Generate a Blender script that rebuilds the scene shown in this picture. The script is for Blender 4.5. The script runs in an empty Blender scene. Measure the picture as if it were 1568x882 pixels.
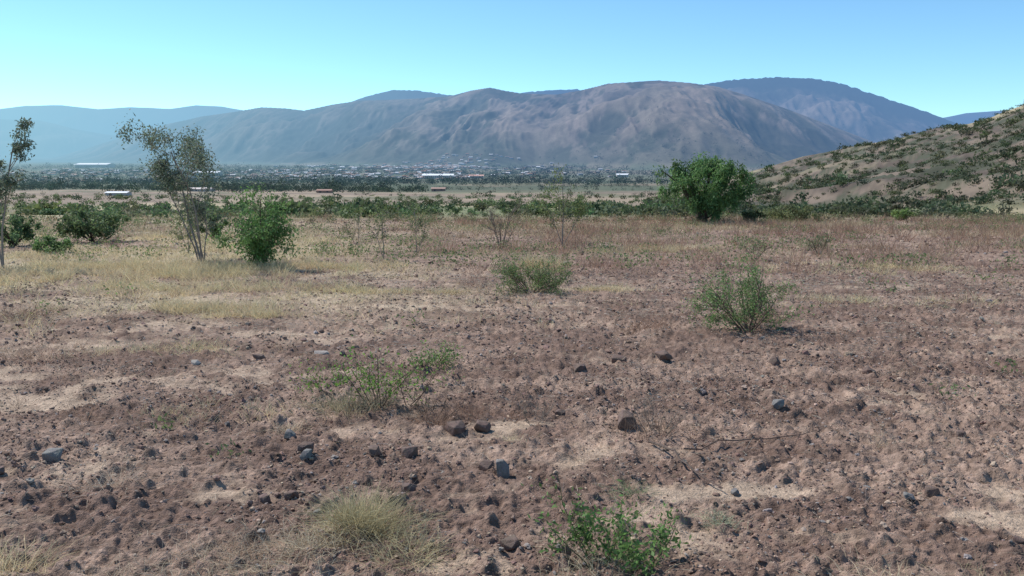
import bpy, math, random
import numpy as np
from mathutils import Vector, Matrix
R = np.random.default_rng(7)
random.seed(7)
EYE = 1.6
PITCH = math.radians(8.54)

# ------------------------------------------------------------ noise
def _h(ix, iy, s):
    ix = ix.astype(np.int64); iy = iy.astype(np.int64)
    n = (ix*374761393 + iy*668265263 + s*974711) & 0xFFFFFFFF
    n = ((n ^ (n >> 13))*1274126177) & 0xFFFFFFFF
    n = ((n ^ (n >> 16))*2246822519) & 0xFFFFFFFF
    return ((n ^ (n >> 15)) & 0xFFFFFF).astype(np.float64)/0xFFFFFF
def vn(x, y, s=0):
    xi = np.floor(x); yi = np.floor(y)
    fx = x-xi; fy = y-yi
    fx = fx*fx*fx*(fx*(fx*6-15)+10); fy = fy*fy*fy*(fy*(fy*6-15)+10)
    a = _h(xi, yi, s); b = _h(xi+1, yi, s); c = _h(xi, yi+1, s); d = _h(xi+1, yi+1, s)
    return (a+(b-a)*fx)*(1-fy)+(c+(d-c)*fx)*fy
def fbm(x, y, o=4, s=0, g=.5):
    t = 0; a = 1; n = 0
    for i in range(o):
        t = t+a*vn(x*2**i+i*17.3, y*2**i-i*9.1, s+i); n += a; a *= g
    return t/n
def ridg(x, y, o=4, s=0, g=.5):
    t = 0; a = 1; n = 0
    for i in range(o):
        t = t+a*(1-np.abs(2*vn(x*2**i+i*17.3, y*2**i-i*9.1, s+i)-1)); n += a; a *= g
    return t/n
def ss(a, b, x):
    t = np.clip((x-a)/(b-a), 0, 1); return t*t*(3-2*t)

# ------------------------------------------------------------ terrain
def bearing(tab):
    """image pixels (horizontal, vertical) with an assumed range -> bearing tan, elevation tan, range"""
    o = []
    for h, v, r in tab:
        a = (h-784)/1305; b = (v-441)/1305
        dy = math.cos(PITCH)-b*math.sin(PITCH); dz = -math.sin(PITCH)-b*math.cos(PITCH)
        o.append((a/dy, dz/dy, r))
    return np.array(o)
MAIN = bearing([(-600,262,12000),(40,252,11000),(130,228,10500),(200,206,10000),(260,189,9500),(310,178,9200),(360,171,8800),(400,164,8500),(440,166,8300),
 (465,169,8200),(510,160,8000),(550,154,7800),(620,152,7400),(690,147,7000),(720,139,6700),(750,134,6500),(775,139,6400),(800,143,6300),
 (850,145,6000),(890,138,5800),(930,128,5600),(975,125,5500),(1010,123,5500),(1060,127,5400),(1100,133,5300),(1140,145,5200),(1200,165,5200),
 (1250,184,5200),(1300,203,5200),(1350,222,5200),(1420,245,5200),(2300,262,5200)])
MFOOT = bearing([(-600,0,9500),(100,0,8600),(400,0,5600),(600,0,4200),(740,0,3950),(820,0,4050),(900,0,3800),(1050,0,3300),(1250,0,3500),(1400,0,4400),(2300,0,4600)])
BMID = bearing([(380,240,11500),(480,175,11500),(560,148,11500),(600,138,11500),(640,139,11500),(690,146,11500),(740,155,11500),(800,142,11500),(850,138,11500),(885,137,11500),(930,150,11500),(1000,190,11500),(1100,250,11500)])
BRIGHT = bearing([(900,250,9500),(1000,185,9500),(1040,150,9500),(1080,129,9300),(1120,123,9200),(1180,118,9000),(1240,119,8900),(1290,128,8800),(1340,145,8700),(1400,165,8600),(1440,179,8600),(1500,203,8600),(1600,250,8600)])
FRIGHT = bearing([(1330,250,14500),(1400,196,14500),(1440,180,14500),(1480,172,14500),(1540,168,14500),(1600,160,14500),(1800,150,14500),(2300,170,14500)])
FLEFT = bearing([(-600,140,19000),(-200,165,19000),(0,167,19000),(40,162,19000),(95,161,19000),(150,167,19000),(200,164,19000),(260,167,19000),(300,161,19000),(340,163,19000),(380,170,19000),(480,200,19000),(600,250,19000)])
FLEFT2 = bearing([(-600,150,13500),(-100,174,13500),(0,181,13500),(60,183,13500),(110,196,13500),(160,205,13500),(230,214,13500),(300,232,13500),(360,250,13500)])
HILL = bearing([(1050,289,420),(1150,262,400),(1230,240,380),(1300,224,350),(1370,212,330),(1430,196,310),(1500,184,290),(1568,159,260),(1700,125,230),(2100,80,200)])
HFOOT = bearing([(1050,0,200),(1150,0,120),(1370,0,75),(1568,0,58),(2100,0,50)])
PY = np.array([-50,0,20,45,70,100,200,400,800,1500,2500,4000,9000,30000.])
PZ = np.array([1.75,0,-.7,-1.575,-2.85,-4.6,-8.8,-15.2,-25.6,-35.9,-38,-30,-15,0.])
def prof(y):
    return np.interp(y, PY, PZ)
def lk(tab, u, c): return np.interp(u, tab[:,0], tab[:,c])
def ridge(z, x, y, u, tab, foot, s, sx, sy, amp, info, fine=1.0):
    yc = lk(tab, u, 2); zc = EYE+lk(tab, u, 1)*yc
    yb = foot+0*u if np.isscalar(foot) else lk(foot, u, 2)
    yb = yb*(1+.16*(fbm(x/900+3, x*0+s, 3, s+90)-.5))
    t = (y-yb)/(yc-yb)
    tt = np.clip(t, 0, 1)
    w = tt**1.1
    back = np.clip((y-yc)/(yc*.35), 0, 1)
    base = prof(y)
    hgt = np.maximum(zc-base, 0)
    wx = x+sx*.7*fbm(x/sx*.7, y/sy*.9, 3, s+40)
    n = ridg(wx/sx, y/sy, 3, s, .5)-.60
    n2 = ridg(wx/sx*4.1, y/sy*3.2, 4, s+7, .62)-.58
    env = np.minimum(tt*3.2, 1)*np.clip((1-tt)*3.5+.03, 0, 1)
    zz = base+hgt*w*(1-back)+hgt*(amp*n+.19*fine*n2)*env*(y < yc*1.3)
    m = (zz > z)&(t > 0)
    info['id'][m] = info['n']; info['t'][m] = tt[m]; info['r'][m] = (n+.9*n2)[m]
    return np.where(t > 0, np.maximum(z, zz), z)
SAND = [(-4.3,12.3,2.6,1.3,.9),(-9.5,17.5,5,3,.8),(-1.9,7.2,1.0,.45,.7),(-2.8,6.2,1.1,.35,.5),(-1.25,4.27,.5,.14,1.2),(1.3,4.35,.6,.14,1.1),
 (2.3,3.95,.7,.16,1.0),(1.5,3.75,.5,.1,.9),(1.45,13.7,1.1,.4,1.3),(.02,5.65,.35,.10,1.2),(-.4,3.4,.5,.12,1.1),(-3.3,4.6,.6,.2,.5),(-3,9.2,1.5,.35,.6),(.9,5.0,.5,.2,.5),
 (3.4,6.6,.8,.2,.5),(7,14,2,.5,.5),(-1.4,11.6,1.6,.3,1.1),(5,24,3,.8,.6),(3.2,5.1,.6,.15,.6)]
def sandmask(x, y):
    m = fbm(x*1.1+3, y*1.3, 5, 11, .62)*1.4-.96+.20*ss(2,-4,x)
    for cx, cy, rx, ry, w in SAND:
        d = ((x-cx)/rx)**2+((y-cy)/ry)**2
        m = m+w*.5*np.exp(-d*1.2)
    m = m+.85*(fbm(x*5.1, y*5.6, 4, 23, .65)-.5)
    return ss(-.04, .44, m)
def Hn(x, y):
    sm = sandmask(x, y)
    f1 = np.clip((26-y)/16, 0, 1)
    z = .07*(fbm(x*.35, y*.35, 3, 3)-.5)+.03*(fbm(x*1.1+9, y*1.3, 3, 5)-.5)
    cl = ridg(x*5.2, y*5.2, 2, 31)-.55
    lump = np.clip(fbm(x*10, y*10, 3, 51)-.46, 0, 1)
    z = z+(1-sm*.85)*(.028*cl*(.35+.65*f1)+.12*lump+.024*(vn(x*34, y*34, 61)-.5)*f1)
    return z*ss(60, 44, y), sm
def H(x, y, full=False):
    x = np.asarray(x, float); y = np.asarray(y, float)
    z = prof(y)
    sh = z.shape
    info = dict(id=np.zeros(sh, int), t=np.zeros(sh), r=np.zeros(sh), n=0)
    sm = np.zeros(sh)
    m = y < 62
    if m.any():
        dz, s_ = Hn(x[m], y[m]); z[m] += dz; sm[m] = s_
    m = y > 44
    if m.any():
        X = x[m]; Y = y[m]; k = ss(44, 130, Y)
        a = np.clip(Y/180, .15, 2.0)
        z[m] += k*a*1.3*(fbm(X/70+5, Y/70, 4, 71)-.5)
        z[m] += k*np.clip(Y/1000, 0, 1)*4*(fbm(X/420+5, Y/420, 4, 75)-.5)
        u = X/Y
        yc = lk(HILL, u, 2); zc = EYE+lk(HILL, u, 1)*yc; yb = lk(HFOOT, u, 2)
        t = (Y-yb)/(yc-yb); tt = np.clip(t, 0, 1)
        w = (tt*.75+.25*tt*tt*(3-2*tt))*(1-ss(0, 1, (Y-yc)/(yc*.9)))*ss(.17, .25, u)
        base = prof(Y)
        add = np.maximum(zc-np.minimum(base, zc), 0)*w
        n = ridg(X/38+.3*fbm(X/30,Y/30,2,3), Y/60, 5, 81, .6)-.6
        add = add+n*np.clip(tt*6, 0, 1)*np.clip((1-tt)*4+.15, 0, 1)*(1-ss(0,1,(Y-yc)/(yc*.9)))*6.0*ss(.2, .3, u)
        z[m] += add
        ii = info['id'][m]; ii[(w > .02)] = 9; info['id'][m] = ii
        info['t'][m] = tt; info['r'][m] = n
    m = y > 2800
    if m.any():
        X = x[m]; Y = y[m]; u = X/Y; Z = z[m]
        inf = dict(id=info['id'][m]*0, t=np.zeros(Z.shape), r=np.zeros(Z.shape), n=1)
        Z = ridge(Z, X, Y, u, MAIN, MFOOT, 101, 800, 2000, .45, inf)
        for i, (T, F, sx, sy, am) in enumerate([(BMID,9000,1300,2500,.25),(BRIGHT,6800,1100,2200,.35),(FRIGHT,12000,1500,3000,.3),(FLEFT2,11000,1300,2400,.4),(FLEFT,14500,1700,2900,.45)]):
            inf['n'] = i+2
            Z = ridge(Z, X, Y, u, T, F, 131+i*10, sx, sy, am, inf)
        f = ((inf['id'] == 3)|(inf['id'] == 2))&(inf['t'] > .9)
        Z = Z+f*10*(_h(np.floor(X/35), np.floor(Y/200), 5)-.3)
        z[m] = Z
        for kk in ('id','t','r'):
            q = info[kk]; q[m] = inf[kk]
    if full: return z, sm, info
    return z

# ------------------------------------------------------------ mesh helpers
class Buf:
    def __init__(s): s.v=[]; s.c=[]; s.f=[]; s.n=0
    def add(s, v, f, c, mi=0):
        v = np.asarray(v, float).reshape(-1, 3); f = np.asarray(f, int)
        if len(v) == 0: return
        c = np.asarray(c, float)
        if c.ndim == 1: c = np.tile(c[:3], (len(v), 1))
        s.v.append(v); s.c.append(c[:, :3]); s.f.append((f+s.n, mi)); s.n += len(v)
    def obj(s, name, mats, smooth=False):
        v = np.concatenate(s.v); c = np.concatenate(s.c)
        me = bpy.data.meshes.new(name)
        me.vertices.add(len(v)); me.vertices.foreach_set('co', v.astype(np.float32).ravel())
        loops = np.concatenate([f.ravel() for f, _ in s.f])
        tot = np.concatenate([np.full(len(f), f.shape[1]) for f, _ in s.f])
        mi = np.concatenate([m if isinstance(m, np.ndarray) else np.full(len(f), m) for f, m in s.f])
        st = np.concatenate([[0], np.cumsum(tot)[:-1]])
        me.loops.add(len(loops)); me.loops.foreach_set('vertex_index', loops.astype(np.int32))
        me.polygons.add(len(tot)); me.polygons.foreach_set('loop_start', st.astype(np.int32))
        me.polygons.foreach_set('loop_total', tot.astype(np.int32))
        me.polygons.foreach_set('material_index', mi.astype(np.int32))
        me.polygons.foreach_set('use_smooth', np.full(len(tot), smooth))
        a = me.attributes.new('Col', 'FLOAT_COLOR', 'POINT')
        a.data.foreach_set('color', np.concatenate([c, np.ones((len(c), 1))], 1).astype(np.float32).ravel())
        for m in mats: me.materials.append(m)
        me.update(calc_edges=True)
        o = bpy.data.objects.new(name, me); bpy.context.scene.collection.objects.link(o)
        return o
def unit(a): return a/np.maximum(np.linalg.norm(a, axis=-1, keepdims=True), 1e-9)
def jitcol(base, n, a=.2, hue=.06):
    return np.array(base)*(1+a*(R.random((n,1))*2-1))*(1+hue*(R.random((n,3))*2-1))
def leaves(buf, c, d, L, W, col, mi=0):
    c = np.asarray(c); n = len(c)
    if n == 0: return
    d = unit(d)
    s = unit(np.cross(d, R.normal(size=(n,3))))
    L = np.broadcast_to(L, (n,)).reshape(-1,1); W = np.broadcast_to(W, (n,)).reshape(-1,1)
    v = np.stack([c, c+d*L*.5+s*W*.5, c+d*L, c+d*L*.5-s*W*.5], 1)
    buf.add(v, np.arange(4*n).reshape(-1,4), np.repeat(col, 4, 0), mi)
def blades(buf, p, d, L, W, droop, col, mi=0):
    n = len(p)
    if n == 0: return
    d = unit(d)
    s = unit(np.cross(d, R.normal(size=(n,3))))
    L = np.broadcast_to(L,(n,)).reshape(-1,1); W = np.broadcast_to(W,(n,)).reshape(-1,1)*.5
    droop = np.broadcast_to(droop,(n,)).reshape(-1,1)
    g = np.array([0,0,-1.])
    m1 = p+d*L*.5+g*droop*L*.15; m2 = p+d*L+g*droop*L*.6
    v = np.stack([p-s*W, p+s*W, m1+s*W*.8, m1-s*W*.8, m2+s*W*.25, m2-s*W*.25], 1)
    b = np.arange(n)[:,None]*6
    f = np.concatenate([b+np.array([[0,1,2,3]]), b+np.array([[3,2,4,5]])])
    buf.add(v, f, np.repeat(col, 6, 0), mi)
def tube(buf, pts, rad, col, mi=0, k=5):
    pts = np.asarray(pts); m = len(pts)
    t = unit(np.gradient(pts, axis=0))
    ref = np.array([.3,.9,.2]); a = unit(np.cross(t, ref)); b = np.cross(t, a)
    th = np.arange(k)*2*math.pi/k
    ring = pts[:,None]+np.asarray(rad)[:,None,None]*(a[:,None]*np.cos(th)[None,:,None]+b[:,None]*np.sin(th)[None,:,None])
    i = np.arange(m-1)[:,None]*k; j = np.arange(k)[None]; j2 = (j+1)%k
    f = np.stack([i+j, i+j2, i+k+j2, i+k+j], -1).reshape(-1,4)
    c = jitcol(col, m*k, .15)
    buf.add(ring.reshape(-1,3), f, c, mi)

# ------------------------------------------------------------ materials
def haze_wrap(nt, shader, L=8400.):  # aerial haze painted on: surface fades into bluish emission with distance
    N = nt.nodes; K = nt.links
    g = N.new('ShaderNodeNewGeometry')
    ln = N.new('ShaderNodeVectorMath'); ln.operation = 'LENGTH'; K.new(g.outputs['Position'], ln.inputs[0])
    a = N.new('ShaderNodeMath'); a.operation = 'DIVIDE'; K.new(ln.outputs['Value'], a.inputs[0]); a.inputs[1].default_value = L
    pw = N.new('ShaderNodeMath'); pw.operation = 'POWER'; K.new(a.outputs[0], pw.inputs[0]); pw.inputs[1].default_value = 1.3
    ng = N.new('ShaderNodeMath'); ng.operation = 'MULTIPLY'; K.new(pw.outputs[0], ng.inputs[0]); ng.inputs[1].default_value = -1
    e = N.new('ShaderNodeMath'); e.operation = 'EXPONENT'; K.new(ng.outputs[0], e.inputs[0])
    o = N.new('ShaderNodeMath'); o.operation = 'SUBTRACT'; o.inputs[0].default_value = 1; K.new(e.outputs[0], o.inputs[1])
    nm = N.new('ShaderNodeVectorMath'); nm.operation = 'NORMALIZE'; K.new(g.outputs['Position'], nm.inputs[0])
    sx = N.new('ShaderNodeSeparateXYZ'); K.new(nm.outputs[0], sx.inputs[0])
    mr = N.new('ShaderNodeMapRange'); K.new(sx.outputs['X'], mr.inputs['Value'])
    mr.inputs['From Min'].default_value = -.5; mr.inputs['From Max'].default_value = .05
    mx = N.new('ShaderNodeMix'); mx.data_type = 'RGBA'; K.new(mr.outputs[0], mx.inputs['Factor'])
    mx.inputs['A'].default_value = (.33,.62,.80,1); mx.inputs['B'].default_value = (.165,.32,.59,1)  # painted haze colour: paler glow on the sun side, bluer away from it
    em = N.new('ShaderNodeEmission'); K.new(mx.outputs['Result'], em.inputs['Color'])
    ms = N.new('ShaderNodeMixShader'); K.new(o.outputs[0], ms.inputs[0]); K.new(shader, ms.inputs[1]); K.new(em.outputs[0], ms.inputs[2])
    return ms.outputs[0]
def mat(name, rough=.9, nz_=None, bump=0., bscale=30., trans=0., haze=False, octv=3, spec=.15):
    m = bpy.data.materials.new(name); m.use_nodes = True; nt = m.node_tree; N = nt.nodes; K = nt.links
    N.clear(); out = N.new('ShaderNodeOutputMaterial')
    at = N.new('ShaderNodeAttribute'); at.attribute_name = 'Col'
    ge = N.new('ShaderNodeNewGeometry')
    col = at.outputs['Color']
    for sc, am in (nz_ or []):
        nz = N.new('ShaderNodeTexNoise'); nz.inputs['Scale'].default_value = sc; nz.inputs['Detail'].default_value = octv
        nz.inputs['Roughness'].default_value = .65
        K.new(ge.outputs['Position'], nz.inputs['Vector'])
        mr = N.new('ShaderNodeMapRange'); K.new(nz.outputs['Fac'], mr.inputs['Value'])
        mr.inputs['From Min'].default_value = .25; mr.inputs['From Max'].default_value = .75
        mr.inputs['To Min'].default_value = 1-am; mr.inputs['To Max'].default_value = 1+am
        sm = N.new('ShaderNodeVectorMath'); sm.operation = 'SCALE'; K.new(col, sm.inputs[0]); K.new(mr.outputs[0], sm.inputs['Scale'])
        col = sm.outputs[0]
    p = N.new('ShaderNodeBsdfPrincipled'); K.new(col, p.inputs['Base Color']); p.inputs['Roughness'].default_value = rough
    p.inputs['Specular IOR Level'].default_value = spec
    if bump > 0:
        n2 = N.new('ShaderNodeTexNoise'); n2.inputs['Scale'].default_value = bscale; n2.inputs['Detail'].default_value = 3
        n2.inputs['Roughness'].default_value = .7
        K.new(ge.outputs['Position'], n2.inputs['Vector'])
        b = N.new('ShaderNodeBump'); b.inputs['Distance'].default_value = bump; b.inputs['Strength'].default_value = 1
        K.new(n2.outputs['Fac'], b.inputs['Height']); K.new(b.outputs[0], p.inputs['Normal'])
    sh = p.outputs[0]
    if trans > 0:
        t = N.new('ShaderNodeBsdfTranslucent'); K.new(col, t.inputs['Color'])
        x = N.new('ShaderNodeMixShader'); x.inputs[0].default_value = trans; K.new(sh, x.inputs[1]); K.new(t.outputs[0], x.inputs[2]); sh = x.outputs[0]
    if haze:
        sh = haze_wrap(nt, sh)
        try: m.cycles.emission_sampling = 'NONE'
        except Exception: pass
    K.new(sh, out.inputs['Surface'])
    return m
M_ground = mat('dry_soil', .95, [(26.,.4),(4.,.2)], .02, 60.)
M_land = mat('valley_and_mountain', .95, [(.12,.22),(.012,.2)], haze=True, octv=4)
M_clod = mat('soil_clod', .9, [(60.,.3)], octv=2)
M_rock = mat('stone', .8, [(30.,.3)], .006, 60., spec=.3)
M_grass = mat('dry_grass', .8, None, trans=.35)
M_leaf = mat('leaf', .6, None, trans=.45, spec=.3)
M_bark = mat('bark', .9, [(40.,.3)], octv=2)
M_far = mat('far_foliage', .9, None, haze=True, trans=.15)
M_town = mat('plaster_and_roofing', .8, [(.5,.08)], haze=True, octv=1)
for M in (M_grass, M_leaf, M_far):
    nt = M.node_tree; at = [n for n in nt.nodes if n.type == 'ATTRIBUTE'][0]
    hs = nt.nodes.new('ShaderNodeHueSaturation'); g = nt.nodes.new('ShaderNodeNewGeometry')
    mr = nt.nodes.new('ShaderNodeMapRange'); mr.inputs['To Min'].default_value = .85; mr.inputs['To Max'].default_value = 1.15
    nt.links.new(g.outputs['Random Per Island'], mr.inputs['Value']); nt.links.new(mr.outputs[0], hs.inputs['Value'])
    tgt = [l.to_socket for l in at.outputs['Color'].links]
    for t in tgt: nt.links.new(hs.outputs[0], t)
    nt.links.new(at.outputs['Color'], hs.inputs['Color'])

# ------------------------------------------------------------ ground sheet
A = np.linspace(.92, .07, 720)
yn = 1.6/(A-.035)
rows = np.concatenate([np.linspace(-.7, yn[0], 14, endpoint=False), yn[:-1],
    np.geomspace(yn[-1], 3200, 220, endpoint=False), np.geomspace(3200, 11500, 300, endpoint=False), np.geomspace(11500, 25000, 80)])
cols = np.linspace(-.82, .82, 1060)
Yg, Ug = np.meshgrid(rows, cols, indexing='ij')
Xg = Ug*(Yg+1)
Zg, SM, info = H(Xg, Yg, True)
def mixc(C, col, w): return C+(np.array(col)-C)*w[..., None]
Z3 = np.zeros(Xg.shape+(3,))
n1 = fbm(Xg*1.3, Yg*2.2, 4, 201)
soil = mixc(Z3+np.array([.195,.130,.101]), [.31,.218,.168], ss(.35,.65,n1))
sp = vn(Xg*23, Yg*23, 241)
soil = soil*(.70+.6*sp[...,None])
C = mixc(soil, [.49,.37,.27], SM*.85)
st = ss(2, -5, Xg+(Yg-12)*.25)*ss(9, 14, Yg)*ss(.35,.6,fbm(Xg*.5,Yg*.5,4,207))
C = mixc(C, [.53,.44,.29], st*.75)
bk = ss(22, 40, Yg)*ss(.4,.62,fbm(Xg*.2,Yg*.25,4,209))
C = mixc(C, [.35,.265,.175], bk*.7)
v = ss(40, 75, Yg)
f1 = fbm(Xg/40, Yg/55, 4, 211); f2 = fbm(Xg/150, Yg/300, 4, 213); f3 = fbm(Xg/18, Yg/30, 3, 217)
val = mixc(Z3+np.array([.215,.18,.115]), [.42,.355,.22], ss(.50,.62,f1))
val = mixc(val, [.115,.15,.068], ss(.42,.57,f3)*.75*ss(320,120,Yg))
val = mixc(val, [.27,.195,.155], ss(150,260,Yg)*.65)
val = mixc(val, [.15,.155,.09], ss(250,400,Yg)*ss(.5,.6,fbm(Xg/60,Yg/120,3,218))*.7)
val = mixc(val, [.09,.11,.065], ss(560,800,Yg+160*(f2-.5))*ss(.3,.5,f2)*.9)
val = mixc(val, [.11,.13,.085], ss(900,1500,Yg)*.75)
val = mixc(val, [.20,.18,.13], ss(900,1500,Yg)*ss(.56,.64,fbm(Xg/160,Yg/400,3,219)))
C = mixc(C, [0,0,0], v)+val*v[...,None]
hm = (info['id'] == 9)*ss(.2,.28,Xg/np.maximum(Yg,1))*ss(0,.12,info['t'])
hc = mixc(Z3+np.array([.105,.082,.066]), [.18,.14,.108], ss(.42,.62,fbm(Xg/6,Yg/14,5,221,.65)))
hc = mixc(hc, [.062,.072,.045], ss(.44,.58,fbm(Xg/5,Yg/10,5,223,.65))*.8)
hc = mixc(hc, [.38,.32,.20], ss(.86,.98,info['t'])*ss(.45,.6,fbm(Xg/20,Yg/40,4,224))*.7)
hc = mixc(hc, [.26,.215,.145], ss(.60,.70,fbm(Xg/14+5,Yg/30,5,225,.6))*.5)
C = C*(1-hm[...,None])+hc*hm[...,None]
mt = (info['id'] >= 1)&(info['id'] < 9)
tt = info['t']; rr = info['r']
g1 = fbm(Xg/220, Yg/520, 5, 231, .6)
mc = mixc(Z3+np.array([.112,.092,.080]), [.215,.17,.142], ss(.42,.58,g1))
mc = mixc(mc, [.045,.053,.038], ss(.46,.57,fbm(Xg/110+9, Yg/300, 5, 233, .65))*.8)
mc = mixc(mc, [.035,.042,.034], ss(.04,-.20,rr)*.85)  # dark gully shrubs, plus shade painted in where relief shading is weak
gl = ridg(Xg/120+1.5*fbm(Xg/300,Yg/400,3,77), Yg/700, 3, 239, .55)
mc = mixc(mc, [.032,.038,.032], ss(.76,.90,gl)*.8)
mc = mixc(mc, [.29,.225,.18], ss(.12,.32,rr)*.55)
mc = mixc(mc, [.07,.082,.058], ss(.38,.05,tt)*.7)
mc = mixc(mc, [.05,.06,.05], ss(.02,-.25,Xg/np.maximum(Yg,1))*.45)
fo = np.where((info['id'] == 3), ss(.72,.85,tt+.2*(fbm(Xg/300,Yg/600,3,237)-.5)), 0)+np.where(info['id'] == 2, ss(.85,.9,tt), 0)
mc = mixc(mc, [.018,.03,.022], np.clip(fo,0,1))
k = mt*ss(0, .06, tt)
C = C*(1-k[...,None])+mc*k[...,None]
nr_, nc_ = Xg.shape
i = np.arange(nr_-1)[:,None]*nc_; j = np.arange(nc_-1)[None]
F = np.stack([i+j, i+j+1, i+nc_+j+1, i+nc_+j], -1).reshape(-1,4)
MI = np.repeat((rows[:-1] > 58).astype(int), nc_-1)
b = Buf(); b.add(np.stack([Xg,Yg,Zg],-1).reshape(-1,3), F, C.reshape(-1,3), MI); b.obj('ground', [M_ground, M_land], True)
del C, soil, val, mc, hc, Z3

# ------------------------------------------------------------ stones / clods
import bmesh
def ico(sub):
    bm = bmesh.new(); bmesh.ops.create_icosphere(bm, subdivisions=sub, radius=1)
    v = np.array([x.co[:] for x in bm.verts]); f = np.array([[q.index for q in p.verts] for p in bm.faces]); bm.free(); return v, f
def samp(n, y0, y1, hw=.72):
    y = np.sqrt(R.uniform(y0*y0, y1*y1, n)); return R.uniform(-1,1,n)*hw*(y+.3), y
def rotm(n, tilt=3.1):
    a = R.uniform(0, 6.283, n); b = R.uniform(-tilt, tilt, n); c = R.uniform(0, 6.283, n)
    def rz(a):
        m = np.zeros((n,3,3)); m[:,0,0]=np.cos(a); m[:,0,1]=-np.sin(a); m[:,1,0]=np.sin(a); m[:,1,1]=np.cos(a); m[:,2,2]=1; return m
    rx = np.zeros((n,3,3)); rx[:,0,0]=1; rx[:,1,1]=np.cos(b); rx[:,1,2]=-np.sin(b); rx[:,2,1]=np.sin(b); rx[:,2,2]=np.cos(b)
    return rz(a)@rx@rz(c)
def scatter_stones(buf, x, y, size, col, sub):
    V, Fc = ico(sub)
    n = len(x); G = 8; z = H(x, y)
    for g in range(G):
        s = slice(g*n//G, (g+1)*n//G); m = s.stop-s.start
        if m <= 0: continue
        Vg = V*(1+R.uniform(-.38,.38,(len(V),1)))
        sc = size[s,None]*R.uniform(.6,1.3,(m,3)); sc[:,2] *= .8
        P = np.einsum('nij,nvj->nvi', rotm(m), Vg[None]*sc[:,None,:])
        P[...,2] *= .75
        P += np.stack([x[s],y[s],z[s]+size[s]*.12],-1)[:,None]
        Fm = (np.arange(m)[:,None,None]*len(V)+Fc[None]).reshape(-1,3)
        buf.add(P, Fm, np.repeat(col[s], len(V), 0))
def clodcol(n):
    c = jitcol([.225,.152,.12], n, .3, .06)
    g = R.random(n)
    c = np.where((g < .12)[:,None], jitcol([.25,.22,.20], n, .3, .04), c)
    c = np.where((g > .80)[:,None], jitcol([.40,.30,.225], n, .2, .05), c)
    return c
b = Buf()
for n, y0, y1, s0, pw in [(56000,2.2,8,.0052,3.2),(40000,8,18,.0098,3.1),(32000,18,50,.019,2.9)]:
    x, y = samp(n, y0, y1)
    dens = .18+.82*(1-sandmask(x,y)); dens *= .3+.95*ss(.38,.6,fbm(x*1.1+2,y*1.4,3,301))
    k = R.random(n) < dens; x = x[k]; y = y[k]; n = len(x)
    sz = np.minimum(s0*(1-R.random(n)*.988)**(-1/pw), .04 if y1 < 9 else .07)
    cc = clodcol(n); big = (sz > .014)&(y < 7)
    scatter_stones(b, x[~big], y[~big], sz[~big], cc[~big], 1)
    if big.any(): scatter_stones(b, x[big], y[big], sz[big], cc[big], 2)
b.obj('soil_clods', [M_clod])
def stone(name, x, y, w, h, d, col, seed, turn=0.):
    rg = np.random.default_rng(seed)
    bm = bmesh.new()
    for _ in range(22):
        p = rg.uniform(-1,1,3); p = p/np.max(np.abs(p))**.85*.9
        bm.verts.new(p*[w/2,d/2,h/2])
    r = bmesh.ops.convex_hull(bm, input=bm.verts)
    bmesh.ops.delete(bm, geom=[e for e in r['geom_interior'] if isinstance(e, bmesh.types.BMVert)], context='VERTS')
    bmesh.ops.bevel(bm, geom=bm.edges[:], offset=min(w,h)*.03, segments=1, affect='EDGES')
    bm.normal_update()
    me = bpy.data.meshes.new(name); bm.to_mesh(me); bm.free()
    a = me.attributes.new('Col','FLOAT_COLOR','POINT'); n = len(me.vertices)
    a.data.foreach_set('color', np.concatenate([jitcol(col,n,.12),np.ones((n,1))],1).astype(np.float32).ravel())
    me.materials.append(M_rock)
    o = bpy.data.objects.new(name, me); o.location = (x, y, float(H(np.array([x]),np.array([y]))[0])+h*.25); o.rotation_euler = (rg.uniform(-.2,.2),rg.uniform(-.2,.2),turn)
    bpy.context.scene.collection.objects.link(o)
gr = [.18,.17,.16]; br = [.15,.10,.08]; lt = [.36,.32,.28]
for i,(x,y,w,h,d,c) in enumerate([(-.05,4.62,.08,.15,.08,gr),(-.145,4.7,.09,.08,.09,br),(-1.14,4.2,.07,.06,.07,br),(-1.27,4.16,.08,.06,.06,br),
 (-1.43,5.3,.08,.08,.07,gr),(-1.26,5.0,.11,.08,.08,br),(-1.22,4.85,.08,.07,.06,gr),(-.83,4.95,.10,.07,.08,br),(-2.85,7.5,.09,.06,.08,lt),
 (-2.72,4.85,.12,.09,.10,gr),(0.0,3.6,.10,.07,.08,br),(.78,5.55,.17,.12,.15,br),(-.38,5.5,.17,.10,.14,br),(-.2,5.52,.13,.09,.1,br),(2.4,7.6,.10,.08,.09,br),
 (1.9,4.35,.06,.03,.05,gr),(1.18,4.3,.05,.04,.05,gr),(1.9,5.9,.10,.07,.08,gr),(-2.5,3.8,.09,.06,.07,br),(2.2,4.25,.10,.07,.08,br),(2.05,4.2,.08,.05,.06,gr),
 (1.4,7.7,.16,.10,.12,br),(1.0,7.75,.15,.08,.12,br),(-1.85,8.1,.16,.06,.12,lt),(2.9,5.3,.09,.07,.07,br),(-.95,3.95,.05,.04,.05,gr),(2.3,3.65,.07,.05,.06,br),(.6,7.4,.12,.08,.1,br),
 (-.62,4.95,.11,.08,.09,br),(-.55,4.35,.10,.06,.09,br),(-2.9,4.6,.09,.06,.08,br),(-2.4,7.9,.12,.08,.1,br),(3.1,7.2,.12,.08,.1,br),(.35,5.9,.09,.06,.08,br)]):
    stone('rock', x, y, w, h, d, c, 900+i, i*.7)

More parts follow.
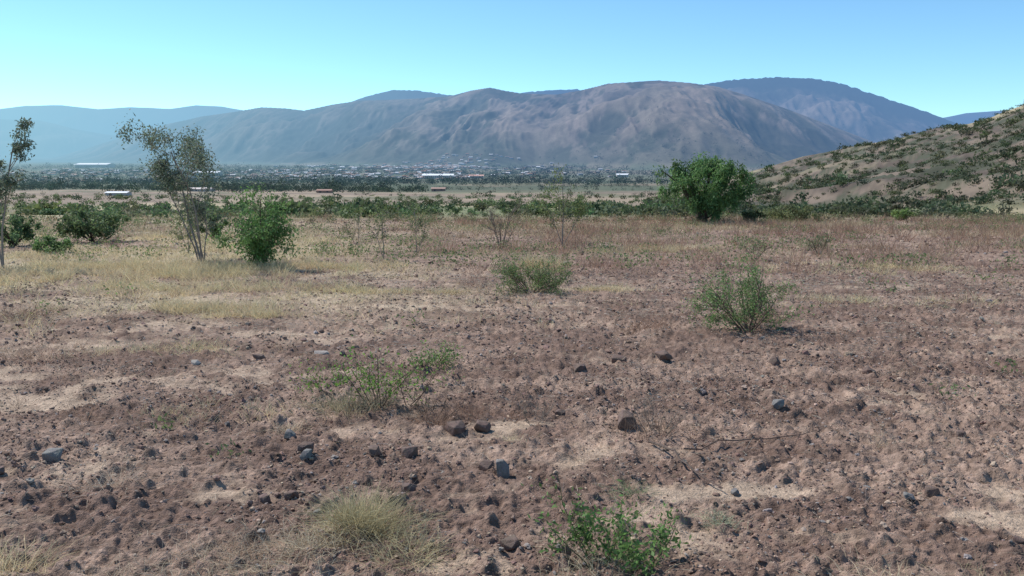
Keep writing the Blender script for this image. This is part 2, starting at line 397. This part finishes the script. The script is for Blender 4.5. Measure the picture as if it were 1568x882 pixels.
# ------------------------------------------------------------ grasses
STRAW = [.62,.52,.32]; STRAW2 = [.54,.45,.31]; REDW = [.34,.22,.155]; GREYT = [.36,.31,.25]
def up(n, spread):
    d = R.normal(size=(n,3))*spread; d[:,2] = 1; return d
def tuftset(buf, x, y, nb, r, L, W, spread, droop, col, a=.22):
    n = len(x); nb = int(nb)
    if n == 0: return
    X = np.repeat(x, nb); Y = np.repeat(y, nb); rr = np.repeat(np.broadcast_to(r,(n,)), nb)
    X = X+R.normal(size=n*nb)*rr; Y = Y+R.normal(size=n*nb)*rr
    p = np.stack([X, Y, H(X, Y)-.005], -1)
    LL = np.repeat(np.broadcast_to(L,(n,))*R.uniform(.6,1.3,n), nb)*R.uniform(.5,1.1,n*nb)
    WW = W*np.clip(Y/6,.7,6)**.8
    d = up(n*nb, spread); d[:,0] += (X-np.repeat(x,nb))/np.maximum(rr,1e-3)*.35; d[:,1] += (Y-np.repeat(y,nb))/np.maximum(rr,1e-3)*.35
    c = jitcol(col, n, .2, .05); c = np.repeat(c, nb, 0)*R.uniform(1-a,1+a,(n*nb,1))
    blades(buf, p, d, LL, WW, droop, c)
def tuft(x, y, nb, r, L, sp=.5, col=STRAW, dr=.6, w=.0028):
    bb = Buf(); tuftset(bb, np.array([x]), np.array([y]), nb, r, L, w, sp, dr, col, .4)
    bb.obj('grass_tuft', [M_grass])
tuft(-.70,3.78,1100,.075,.30,.5,[.60,.48,.30]); tuft(-.88,3.60,600,.09,.24,.75,STRAW2); tuft(-1.2,3.55,520,.11,.20,.9,STRAW2); tuft(-2.15,3.4,420,.09,.2,.6)
tuft(-.45,3.5,300,.08,.2,.8,STRAW); tuft(1.0,3.9,300,.06,.15,.9,[.42,.43,.28]); tuft(-1.2,6.0,520,.12,.30,.35,[.38,.31,.21]); tuft(-1.0,6.15,300,.08,.2,.5,[.33,.27,.18])
tuft(.35,3.3,260,.12,.16,.8,STRAW2); tuft(.62,4.3,160,.05,.15,.8,[.30,.34,.19]); tuft(1.5,3.2,260,.12,.16,.8,STRAW2); tuft(-1.5,3.2,500,.15,.17,.9,STRAW2)
tuft(.0,3.15,160,.1,.13,.8,STRAW2); tuft(2.0,3.2,200,.1,.15,.8,STRAW); tuft(-1.0,3.25,500,.16,.17,.9,STRAW2); tuft(.0,5.3,90,.06,.12,.8,STRAW2); tuft(2.3,5.1,120,.06,.12,.9,STRAW2)
tuft(-2.2,4.4,160,.08,.14,.9,STRAW2); tuft(-1.5,5.5,120,.06,.13,.8,STRAW2)
b = Buf()
n = 6400; x, y = samp(n, 8.5, 30)
w = ss(2,-5,x+(y-12)*.25)*ss(.37,.62,fbm(x*.5,y*.5,4,207))*ss(8.5,13,y)
k = R.random(n) < w; tuftset(b, x[k], y[k], 18, .10, .19, .0035, .45, .4, STRAW)
n = 5600; x, y = samp(n, 19, 48)
k = R.random(n) < ss(.38,.6,fbm(x*.25,y*.3,4,303)); tuftset(b, x[k], y[k], 14, .16, .28, .003, .35, .3, [.48,.39,.25])
n = 2400; x, y = samp(n, 2.4, 18)
k = R.random(n) < .2+.55*ss(.45,.6,fbm(x*.7,y*.9,3,305)); tuftset(b, x[k], y[k], 12, .05, .075, .0018, .9, .5, STRAW2)
for cx,cy,rx,ry,nn,L in [(-4.1,11.2,.8,.35,70,.24),(-4.6,13.5,2.2,.6,100,.22),(-1.9,13.2,1.2,.2,60,.14),(-5.8,16,1.5,1,140,.34),(.6,17.5,.4,.5,50,.35),(4,23,2,1,60,.25),(-10,15,3,1.6,200,.28),(-3.2,10.6,.5,.2,40,.17),(1.4,13.5,.8,.3,30,.14),
   (-6.5,9.5,1,.5,40,.16),(-3.5,8.3,.8,.3,24,.14),(5,12,1.5,.5,30,.16),(7.5,17,2,1,50,.2),(-2.2,5.9,.5,.2,12,.12),(-7.5,17.5,3,1,150,.3),(-4,17.5,1.5,.8,60,.26)]:
    tuftset(b, cx+R.normal(size=nn)*rx*.6, cy+R.normal(size=nn)*ry*.6, 30, .09, L, .003, .45, .4, STRAW)
b.obj('dry_grass', [M_grass])
b = Buf(); n = 30000; x, y = samp(n, 2.4, 16)
k = R.random(n) < .18+.82*ss(.43,.60,fbm(x*.9,y*1.2,4,311)); x = x[k]; y = y[k]; n = len(x)
p = np.stack([x,y,H(x,y)+R.uniform(.004,.02,n)],-1); d = R.normal(size=(n,3)); d[:,2] = np.abs(d[:,2])*.16
blades(b, p, d, R.uniform(.02,.12,n), .0022*np.clip(y/5,.8,3), .25, jitcol([.57,.49,.39], n, .3))
b.obj('straw_litter', [M_grass])
b = Buf()
n = 4200; x, y = samp(n, 16, 46)
k = R.random(n) < (.12+.88*ss(-7,-1,x))*ss(.4,.58,fbm(x*.35+7,y*.4,3,321)); tuftset(b, x[k], y[k], 14, .10, .42, .0032, .45, 0, REDW)
n = 1300; x, y = samp(n, 3, 16); tuftset(b, x, y, 9, .02, .12, .0018, .75, 0, GREYT)
n = 360; x, y = samp(n, 4, 18); tuftset(b, x, y, 26, .05, .18, .0018, .8, 0, REDW)
for cx,cy,rr,L in [(1.5,9.6,.18,.25),(3.0,10.4,.2,.3),(-.5,5.7,.1,.18),(.95,5.4,.12,.16),(-.3,5.9,.1,.16),(1.6,24,.5,.6),(2.6,26,.8,.6),(3.8,24.5,.6,.5),(-1.5,22,.6,.5),(-6.3,10.8,.3,.3),(-4.6,8,.2,.2)]:
    tuftset(b, np.full(6,cx)+R.normal(size=6)*rr, np.full(6,cy)+R.normal(size=6)*rr, 40, rr*.4, L, .0022, .7, 0, REDW)
b.obj('dry_weeds', [M_grass])
b = Buf(); n = 2000; x, y = samp(n, 17, 46); k = R.random(n) < ss(.47,.60,fbm(x*.3+17,y*.4,3,331))
x = x[k]; y = y[k]
x2, y2 = samp(14, 3.4, 15); x = np.concatenate([x,x2]); y = np.concatenate([y,y2])
nb = 30; X = np.repeat(x,nb); Y = np.repeat(y,nb); q = np.clip(Y/16,.25,1)
X = X+R.normal(size=len(X))*.16*q; Y = Y+R.normal(size=len(X))*.16*q
leaves(b, np.stack([X,Y,H(X,Y)+R.uniform(0,.28,len(X))*q],-1), R.normal(size=(len(X),3)), .07*q**.6, .033*q**.7, jitcol([.16,.21,.085], len(X), .3))
b.obj('green_weeds', [M_leaf])

# ------------------------------------------------------------ shrubs and trees
def grow(buf, p, d, L, r, lev, cfg, rg, tips):
    n = 6; pts = [p]; d = d/np.linalg.norm(d); step = L/n
    for i in range(n):
        d = d+rg.normal(size=3)*cfg['wob']+np.array([0,0,cfg['trop'][min(lev,len(cfg['trop'])-1)]]); d = d/np.linalg.norm(d)
        pts.append(pts[-1]+d*step)
    pts = np.array(pts); rad = np.linspace(r, r*(.45 if lev < cfg['lev'] else .25), n+1)
    tube(buf, pts, rad, cfg['bark'], 0, 6 if lev == 0 else 4)
    if lev >= cfg['lev']-1:
        tips.append(pts)
    if lev < cfg['lev']:
        for q in range(cfg['kids'][lev]):
            f = rg.uniform(cfg['start'][lev], 1.0); i = min(int(f*n), n-1)
            pp = pts[i]+(pts[i+1]-pts[i])*(f*n-i)
            ax = rg.normal(size=3); dd = pts[i+1]-pts[i]; dd = dd/np.linalg.norm(dd)
            side = np.cross(dd, ax); side /= np.linalg.norm(side)
            an = math.radians(rg.uniform(*cfg['ang'])); nd = dd*math.cos(an)+side*math.sin(an)
            grow(buf, pp, nd, L*rg.uniform(*cfg['ls']), r*.5*(1.1-.4*f), lev+1, cfg, rg, tips)
def plant(name, x, y, stems, cfg, seed, leafn, leafL, leafW, leafcol, sink=.02, ldroop=0., lspread=.03, zmin=0.):
    rg = np.random.default_rng(seed); buf = Buf(); tips = []
    z0 = float(H(np.array([float(x)]),np.array([float(y)]))[0])-sink
    for (ox, oy, dx, dy, dz, L, r) in stems:
        grow(buf, np.array([x+ox,y+oy,z0]), np.array([dx,dy,dz], float), L, r, 0, cfg, rg, tips)
    if leafn:
        T = np.array(tips); f = rg.uniform(.15,1,leafn)*(T.shape[1]-1)
        wt = rg.random(len(T))**cfg.get('clump',1.0); wt = wt*(T[:,3,2]-z0 >= zmin); k = rg.choice(len(T), leafn, p=wt/wt.sum())
        i = np.minimum(f.astype(int), T.shape[1]-2); fr = (f-i)[:,None]
        c = T[k,i]+(T[k,i+1]-T[k,i])*fr+rg.normal(size=(leafn,3))*lspread
        d = rg.normal(size=(leafn,3)); d[:,2] -= ldroop
        tone = (rg.random(len(T))*.5+.75)[k][:,None]
        leaves(buf, c, d, leafL*rg.uniform(.6,1.2,leafn), leafW*rg.uniform(.7,1.2,leafn), jitcol(leafcol, leafn, .28, .1)*tone, 1)
    return buf.obj(name, [M_bark, M_leaf])
def fan(n, tilt, L, r, seed, off=.03, lean=(0,0)):
    rg = np.random.default_rng(seed); o = []
    for i in range(n):
        a = 6.283*i/n+rg.uniform(-.4,.4); t = rg.uniform(.3,1)*tilt
        o.append((math.cos(a)*off,math.sin(a)*off,math.cos(a)*t+lean[0],math.sin(a)*t+lean[1],1,L*rg.uniform(.75,1.1),r))
    return o
TH = dict(wob=.13, trop=[.02,.02,0], lev=2, kids=[6,5], start=[.2,.15], ang=(30,75), ls=(.35,.6), bark=[.16,.11,.08], clump=.6)
GL = [.16,.25,.085]
plant('thorn_shrub', 2.68, 9.5, fan(11,1.5,.66,.009,1,lean=(-.15,0)), TH, 11, 6500, .030, .013, GL)
plant('thorn_shrub', .32, 13.25, fan(12,2.6,.60,.009,2), TH, 12, 6500, .034, .014, [.17,.23,.09])
plant('thorn_shrub', -1.0, 6.1, fan(7,.9,.40,.005,3,lean=(.0,0)), TH, 13, 620, .03, .015, [.17,.29,.06])
plant('thorn_shrub', -.78, 6.15, [(0,0,1,.1,.9,.42,.004),(0,0,-.4,.1,1,.3,.004),(0,0,.6,0,.5,.34,.004)], TH, 14, 160, .028, .014, [.17,.29,.06])
plant('thorn_shrub', -.72, 7.5, fan(6,1.8,.22,.004,5), TH, 15, 600, .03, .014, [.17,.26,.08])
plant('thorn_shrub', -1.35, 6.3, [(0,0,-1,.1,.7,.3,.004),(0,0,-.7,.3,1,.3,.004)], TH, 16, 140, .028, .013, [.17,.29,.06])
TW = dict(TH, bark=[.24,.19,.15])
plant('dead_twig_shrub', .95, 5.35, fan(7,1.6,.26,.003,6), TW, 17, 0,.1,.1,GL)
plant('dead_twig_shrub', .15, 5.7, fan(6,1.6,.22,.003,7), TW, 18, 0,.1,.1,GL)
plant('dead_twig_shrub', -.55, 5.75, fan(7,1.5,.25,.003,8), dict(TW,bark=[.1,.075,.06]), 19, 0,.1,.1,GL)
LW_ = dict(TH,bark=[.13,.13,.06])
plant('leafy_weed', .38, 3.38, fan(7,.8,.25,.003,9), LW_, 20, 700, .030, .013, [.14,.23,.07], lspread=.015)
plant('leafy_weed', .57, 3.38, fan(5,.9,.19,.003,10), LW_, 21, 420, .030, .013, [.14,.23,.07], lspread=.015)
plant('leafy_weed', .34, 3.5, [(0,0,-.15,0,1,.42,.003)], dict(TH,bark=[.13,.12,.06]), 22, 50, .028, .012, [.15,.24,.07])
TS = dict(wob=.07, trop=[.01,.03,.02,0], lev=3, kids=[6,5,3], start=[.4,.3,.2], ang=(25,60), ls=(.28,.46), bark=[.27,.22,.19], clump=1.0)
EU = [.15,.18,.125]
plant('eucalyptus_sapling', -6.75, 18.4, [(0,0,-.24,.1,1,2.6,.026),(0,0,-.0,.0,1,2.45,.022),(-.05,0,-.42,.0,1,2.1,.018)], TS, 31, 6000, .07, .028, EU, ldroop=.8, lspread=.08, zmin=1.6)
plant('eucalyptus_sapling', -6.72, 18.5, [(0,0,-.35,.1,1,1.3,.016),(0,0,.12,.05,1,1.3,.016)], TS, 30, 1300, .07, .03, EU, ldroop=.8, lspread=.06, zmin=.7)
TS2 = dict(TS, ang=(20,45), ls=(.22,.36))
plant('eucalyptus_sapling', -10.35, 17.2, [(0,0,-.08,.05,1,2.5,.024),(0,0,-.18,.0,1,2.1,.02)], TS2, 32, 4200, .07, .03, EU, ldroop=.8, lspread=.05, zmin=.8)
TG = dict(wob=.09, trop=[.02,.02,.0], lev=2, kids=[9,6], start=[.12,.1], ang=(35,80), ls=(.32,.52), bark=[.15,.11,.08], clump=.5)
plant('pepper_tree_sapling', -5.1, 17.3, [(0,0,0,0,1,1.45,.022),(0,0,.6,0,1,1.0,.015),(0,0,-.8,.1,1,1.1,.015),(0,0,.4,-.5,1,1.1,.013),(0,0,-.4,.6,1,1.05,.014)], TG, 33, 7000, .08, .03, [.145,.25,.08], ldroop=.6, lspread=.08)
SP = dict(TS, lev=2, kids=[8,4], start=[.35,.2], clump=.8)
plant('young_tree', 1.42, 24, [(0,0,.0,0,1,1.7,.02),(0,0,-.4,0,1,1.3,.012),(0,0,.5,0,1,1.3,.012)], SP, 34, 2200, .07, .03, [.17,.21,.08], lspread=.06)
plant('young_tree', -2.9, 19.2, [(0,0,.02,0,1,1.05,.012),(0,0,-.3,0,1,.8,.009)], SP, 35, 600, .05, .02, [.15,.19,.08], lspread=.03)
plant('young_tree', -2.3, 20.5, [(0,0,.05,0,1,1.1,.012),(0,0,.3,0,1,.8,.009)], SP, 36, 700, .05, .02, [.15,.19,.08], lspread=.03)
plant('young_tree', -8.2, 21.5, [(0,0,.05,0,1,1.0,.012),(0,0,-.3,0,1,.8,.009),(0,0,.3,0,1,.8,.009)], SP, 39, 1400, .06, .022, [.15,.19,.08], lspread=.05)
plant('bare_shrub', -.3, 23.6, fan(8,.7,1.15,.012,37), dict(SP,bark=[.20,.15,.12]), 37, 220, .06, .02, [.16,.17,.09])
plant('bare_shrub', 7.6, 21, fan(8,.8,.5,.007,38), dict(SP,bark=[.14,.11,.08]), 38, 260, .05, .02, [.13,.15,.07])
plant('bare_shrub', 5.6, 19.5, fan(6,1.0,.4,.007,39), dict(SP,bark=[.14,.11,.08]), 40, 160, .05, .02, [.13,.15,.07])
plant('young_tree', -4.1, 22.5, [(0,0,.1,0,1,.9,.01),(0,0,-.3,0,1,.7,.008)], SP, 50, 500, .05, .02, [.15,.18,.08], lspread=.04)

def crown_tree(name, x, y, w, h, seed, nclump, nleaf, LL, LW, col, droop=1.0, trunk=.12, low=.08, cs_=.075):
    rg = np.random.default_rng(seed); buf = Buf()
    z0 = float(H(np.array([float(x)]),np.array([float(y)]))[0])-.05
    cs = []
    while len(cs) < nclump:
        q = rg.uniform(-1,1,3)
        rr = np.linalg.norm(q)
        if rr > 1 or rr < .35: continue
        az = math.atan2(q[1],q[0])
        lump = .95+.2*math.sin(3*az+seed)+.15*math.sin(7*q[0]+seed*2)+.08*math.sin(11*q[2]+seed)
        c = np.array([q[0]*w*.46*lump, q[1]*w*.46*lump, h*(.55+.40*q[2]*(lump*.5+.5))])
        if c[2] < h*low+.1: continue
        cs.append(c)
    cs = np.array(cs)
    for i in range(16):
        c = cs[rg.integers(0,nclump)]; base = np.array([rg.normal()*.08,rg.normal()*.08,0])
        t = np.linspace(0,1,7)[:,None]; mid = np.array([c[0]*.25,c[1]*.25,c[2]*.55])
        pts = (1-t)**2*base+2*t*(1-t)*mid+t*t*c+rg.normal(size=(7,3))*.02*h*np.sin(t*3.14)
        tube(buf, pts+[x,y,z0], np.linspace(trunk*(1 if i < 3 else .5),.012,7), [.10,.075,.06], 0, 6)
    k = rg.integers(0,nclump,nleaf); sc = (w*cs_)*rg.uniform(.6,1.5,nclump)[k][:,None]
    off = rg.normal(size=(nleaf,3)); off = off/np.linalg.norm(off,axis=1,keepdims=True)*rg.random((nleaf,1))**.5
    off[:,2] -= (rg.random(nleaf)**2)*droop*1.3
    p = cs[k]+off*sc; p[:,2] = np.maximum(p[:,2], .12*h*rg.random(nleaf)+.03)
    d = rg.normal(size=(nleaf,3)); d[:,2] -= droop
    tone = (rg.random(nclump)*.8+.6)[k][:,None]
    leaves(buf, p+[x,y,z0], d, LL*rg.uniform(.6,1.3,nleaf), LW, jitcol(col, nleaf, .25, .08)*tone, 1)
    return buf.obj(name, [M_bark, M_leaf])
crown_tree('pepper_tree', 9.37, 41.6, 4.6, 3.7, 41, 130, 17000, .17, .06, [.13,.225,.08], cs_=.062)
crown_tree('shrub', -13.1, 26.5, 2.6, 1.1, 42, 60, 4200, .11, .05, [.13,.18,.08], .4, .03)
crown_tree('shrub', -14.4, 24.5, 1.6, 1.1, 43, 40, 3000, .10, .045, [.13,.19,.085], .4, .03)
crown_tree('shrub', -11.8, 21.8, 1.1, .5, 44, 30, 1800, .08, .035, [.14,.22,.08], .4, .02)
crown_tree('shrub', 13.9, 43, 3.0, .85, 45, 70, 4200, .12, .05, [.17,.19,.085], .3, .03)
crown_tree('shrub', 12.0, 42.5, 1.3, .7, 47, 30, 2200, .12, .05, [.12,.15,.07], .4, .03)
crown_tree('shrub', 20.6, 45, 1.5, .7, 46, 30, 1800, .12, .05, [.18,.25,.08], .3, .02)
crown_tree('shrub', -9.6, 27.5, .9, 1.0, 48, 20, 1200, .1, .045, [.14,.20,.08], .4, .02)

def scrub(buf, x, y, size, hf, nl, col, M=1):
    n = len(x)
    if n == 0: return
    z = H(x, y)
    s = np.repeat(size, nl)
    q = R.normal(size=(n*nl,3)); q = unit(q)*R.random((n*nl,1))**.45
    lob = 1+.3*np.sin(3*np.arctan2(q[:,1],q[:,0])+np.repeat(R.uniform(0,6,n),nl))+.2*np.sin(5*q[:,0]+np.repeat(R.uniform(0,6,n),nl))
    p = np.stack([np.repeat(x,nl)+q[:,0]*s*.55*lob, np.repeat(y,nl)+q[:,1]*s*.55, np.repeat(z,nl)+np.repeat(size*hf*R.uniform(.7,1.2,n),nl)*(.42+.5*q[:,2]*lob)],-1)
    c = np.repeat(jitcol(col,n,.35,.15), nl, 0)*R.uniform(.65,1.35,(n*nl,1))
    leaves(buf, p, R.normal(size=(n*nl,3)), s*.2, s*.11, c)
b = Buf()
n = 4000; y = R.uniform(56**.5,330**.5,n)**2; x = R.uniform(.16,.8,n)*y
k = (R.random(n) < .40+.60*ss(.42,.60,fbm(x/9,y/22,4,401,.65))); x=x[k]; y=y[k]; n=len(x)
scrub(b, x, y, R.uniform(.3,1.2,n)*(1+y/220)*np.where(R.random(n)<.14,1.8,1), .5, 72, [.09,.11,.058])
n = 800; y = R.uniform(52**.5,420**.5,n)**2; x = R.uniform(-.75,.3,n)*y
scrub(b, x, y, R.uniform(.4,1.4,n)*(1+y/200), .5, 80, [.115,.15,.072])
for cx,cy,rx,ry,nn,s in [(-15.5,78,1.8,5,5,2.2),(-11,70,3,6,6,1.8),(-24,100,4,9,6,2.4),(9,90,6,12,14,2.0),(-30,78,6,8,6,1.3),(-42,76,7,9,7,1.6),(4,120,10,18,18,2.2),(18,105,6,12,14,2.1),(26,125,8,12,12,2.4),(-14,150,14,20,18,2.0),(-4,80,5,9,8,1.5),(16,72,5,5,10,1.2),(-50,130,14,20,14,2.2)]:
    scrub(b, cx+R.normal(size=nn)*rx, cy+R.normal(size=nn)*ry, R.uniform(.5,1.3,nn)*s, .5, 200, [.105,.15,.065])
n = 380; x, y = samp(n, 40, 60); scrub(b, x, y, R.uniform(.3,.7,n), .6, 40, [.19,.18,.095])
b.obj('scrub_bushes', [M_leaf])
b = Buf()
n = 1500; y = R.uniform(50**.5,200**.5,n)**2; x = R.uniform(-.75,.75,n)*y; k = R.random(n) < ss(.42,.58,fbm(x/18,y/30,3,411)); x=x[k]; y=y[k]
tuftset(b, x, y, 22, .5, .45, .006, .5, .2, [.50,.42,.26])
b.obj('valley_grass', [M_grass])

b = Buf()
def belt(n, u0, u1, y0, y1, s0, s1, col, nl=34, thr=.4, fs=60):
    y = np.exp(R.uniform(math.log(y0),math.log(y1),n)); x = R.uniform(u0,u1,n)*y
    k = R.random(n) < ss(thr,thr+.15,fbm(x/fs,y/fs/2,3,501)); x=x[k]; y=y[k]; n=len(x)
    scrub(b, x, y, R.uniform(s0,s1,n)*np.where(R.random(n)<.15,1.5,1), .85, nl, col)
belt(1700,-.75,-.10,560,1100,3.5,8,[.06,.08,.045],36,.36)
belt(520,-.12,.3,750,1200,3,6,[.08,.095,.055],30,.42)
belt(4000,-.75,.35,1050,2300,6,12,[.055,.075,.05],22,.32,150)
belt(3600,-.75,.3,2300,4300,9,19,[.055,.075,.05],18,.30,300)
belt(240,-.75,.25,260,560,2,4,[.11,.13,.07],40,.5)
b.obj('distant_trees', [M_far])

# ------------------------------------------------------------ town
WALL = [[.40,.34,.29],[.38,.24,.17],[.42,.38,.34],[.5,.47,.45],[.33,.2,.14],[.42,.36,.27]]
ROOF = [[.52,.52,.54],[.40,.41,.43],[.30,.16,.11],[.36,.26,.21],[.8,.8,.82],[.26,.26,.26],[.32,.2,.15]]
def house(buf, x, y, z, w, d, h, rot, wc, rc, gable):
    c, s = math.cos(rot), math.sin(rot)
    def T(P): P = np.array(P, float); return np.stack([x+P[:,0]*c-P[:,1]*s, y+P[:,0]*s+P[:,1]*c, z+P[:,2]],-1)
    a, e = w/2, d/2; g = h*(.35 if gable else .12)
    v = [(-a,-e,-3),(a,-e,-3),(a,e,-3),(-a,e,-3),(-a,-e,h),(a,-e,h),(a,e,h),(-a,e,h),(-a,0,h+g),(a,0,h+g)]
    buf.add(T(v), [[0,1,5,4],[1,2,6,5],[2,3,7,6],[3,0,4,7]], wc)
    buf.add(T(v), [[4,7,8],[5,9,6]], wc)
    o = .06*d
    r = [(-a-o,-e-o,h-o*.3+.15),(a+o,-e-o,h-o*.3+.15),(a+o,0,h+g+.2),(-a-o,0,h+g+.2),(a+o,e+o,h-o*.3+.15),(-a-o,e+o,h-o*.3+.15)]
    buf.add(T(r), [[0,1,2,3],[3,2,4,5]], rc)
    k = max(2,int(w/4)); W = []; Fq = []
    for i in range(k):
        cx = -a+w*(i+.5)/k; b0 = 0 if i == 0 else h*.35; t0 = h*.72; hw = min(.6,w/k*.25)
        q = len(W); W += [(cx-hw,-e-.03,b0),(cx+hw,-e-.03,b0),(cx+hw,-e-.03,t0),(cx-hw,-e-.03,t0)]; Fq.append([q,q+1,q+2,q+3])
    buf.add(T(W), Fq, [.05,.05,.06])
rg = random.Random(5)
b = Buf(); cand = []
for _ in range(1300):
    z_ = rg.random()
    if z_ < .62: y = rg.uniform(1500,3100); u = rg.uniform(-.72,-.05) if rg.random() < .75 else rg.uniform(-.3,.2)
    else: y = rg.uniform(3200,4400); u = rg.gauss(-.09,.06)
    cand.append((u*y,y))
cand = np.array(cand); dn = fbm(cand[:,0]/260,cand[:,1]/420,3,601); cand = cand[R.random(len(cand)) < ss(.36,.56,dn)*.95+.05]
cz = H(cand[:,0],cand[:,1])
for (x,y),z in zip(cand,cz):
    if z > 28: continue
    sc = min(y/2600,1.2)
    house(b, x, y, z, rg.uniform(8,17)*sc, rg.uniform(8,12)*sc, rg.uniform(3,5.2)*sc, rg.uniform(-.5,.5), rg.choice(WALL), rg.choice(ROOF), rg.random()<.6)
b.obj('distant_town', [M_town])
def warehouse(name, x, y, w, d, h, rc=[.85,.86,.88], wc=[.5,.45,.4], rot=0.):
    bb = Buf(); house(bb, x, y, float(H(np.array([float(x)]),np.array([float(y)]))[0]), w, d, h, rot, wc, rc, True); bb.obj(name, [M_town])
warehouse('white_roofed_warehouse', -150, 1750, 60, 34, 7)
warehouse('white_roofed_warehouse', -1790, 3700, 130, 90, 14)
warehouse('white_roofed_shed', -186, 405, 10, 6, 1.2)
warehouse('white_roofed_shed', -212, 585, 16, 8, 2, [.75,.66,.62])
warehouse('white_roofed_warehouse', -75, 1800, 30, 25, 6, [.6,.35,.28])
warehouse('white_roofed_warehouse', -760, 2150, 60, 40, 8)
warehouse('brick_shed', -118, 540, 9, 6, 1.6, [.4,.25,.2], [.35,.2,.14])
warehouse('brick_shed', -60, 700, 11, 7, 2.2, [.45,.3,.24], [.35,.2,.14])
warehouse('white_roofed_warehouse', 250, 1950, 26, 20, 6)

bb = Buf(); px = np.linspace(0,1,9)
X = .86+.24*px+.02*np.sin(px*7); Y = 5.15-.85*px; tube(bb, np.stack([X,Y,H(X,Y)+.025+.03*np.sin(px*3.1)],-1), np.linspace(.008,.004,9), [.12,.09,.075], 0, 5)
X = 1.05+.9*px; Y = 5.0+.25*px; tube(bb, np.stack([X,Y,H(X,Y)+.02+.02*np.sin(px*3.1)],-1), np.linspace(.005,.002,9), [.14,.10,.08], 0, 5)
bb.obj('fallen_branch', [M_bark])

# ------------------------------------------------------------ light, sky, camera
sc = bpy.context.scene
EL = math.radians(48); AZ = math.radians(-54)
sv = Vector((math.sin(AZ)*math.cos(EL), math.cos(AZ)*math.cos(EL), math.sin(EL)))
L = bpy.data.lights.new('sun', 'SUN'); L.energy = 5.0; L.angle = math.radians(.5); L.color = (1,.95,.88)
lo = bpy.data.objects.new('sun', L); lo.rotation_euler = sv.to_track_quat('Z','Y').to_euler(); sc.collection.objects.link(lo)
W = bpy.data.worlds.new('World'); sc.world = W; W.use_nodes = True; nt = W.node_tree
bg = nt.nodes['Background']; sky = nt.nodes.new('ShaderNodeTexSky'); sky.sky_type = 'NISHITA'; sky.sun_disc = False
sky.sun_elevation = EL; sky.sun_rotation = AZ % (2*math.pi); sky.altitude = 2500; sky.air_density = 1.0; sky.dust_density = .8; sky.ozone_density = 1.0
vm = nt.nodes.new('ShaderNodeVectorMath'); vm.operation = 'MULTIPLY'; vm.inputs[1].default_value = (.74,1.06,1.16)
nt.links.new(sky.outputs[0], vm.inputs[0]); nt.links.new(vm.outputs[0], bg.inputs[0]); bg.inputs[1].default_value = .15
cam = bpy.data.cameras.new('camera'); cam.sensor_width = 36; cam.lens = 1305/1568*36; cam.clip_end = 60000; cam.clip_start = .05
co = bpy.data.objects.new('camera', cam); co.location = (0,0,EYE); co.rotation_euler = (math.pi/2-PITCH,0,0); sc.collection.objects.link(co); sc.camera = co
sc.view_settings.view_transform = 'Standard'; sc.view_settings.look = 'None'; sc.view_settings.exposure = 0
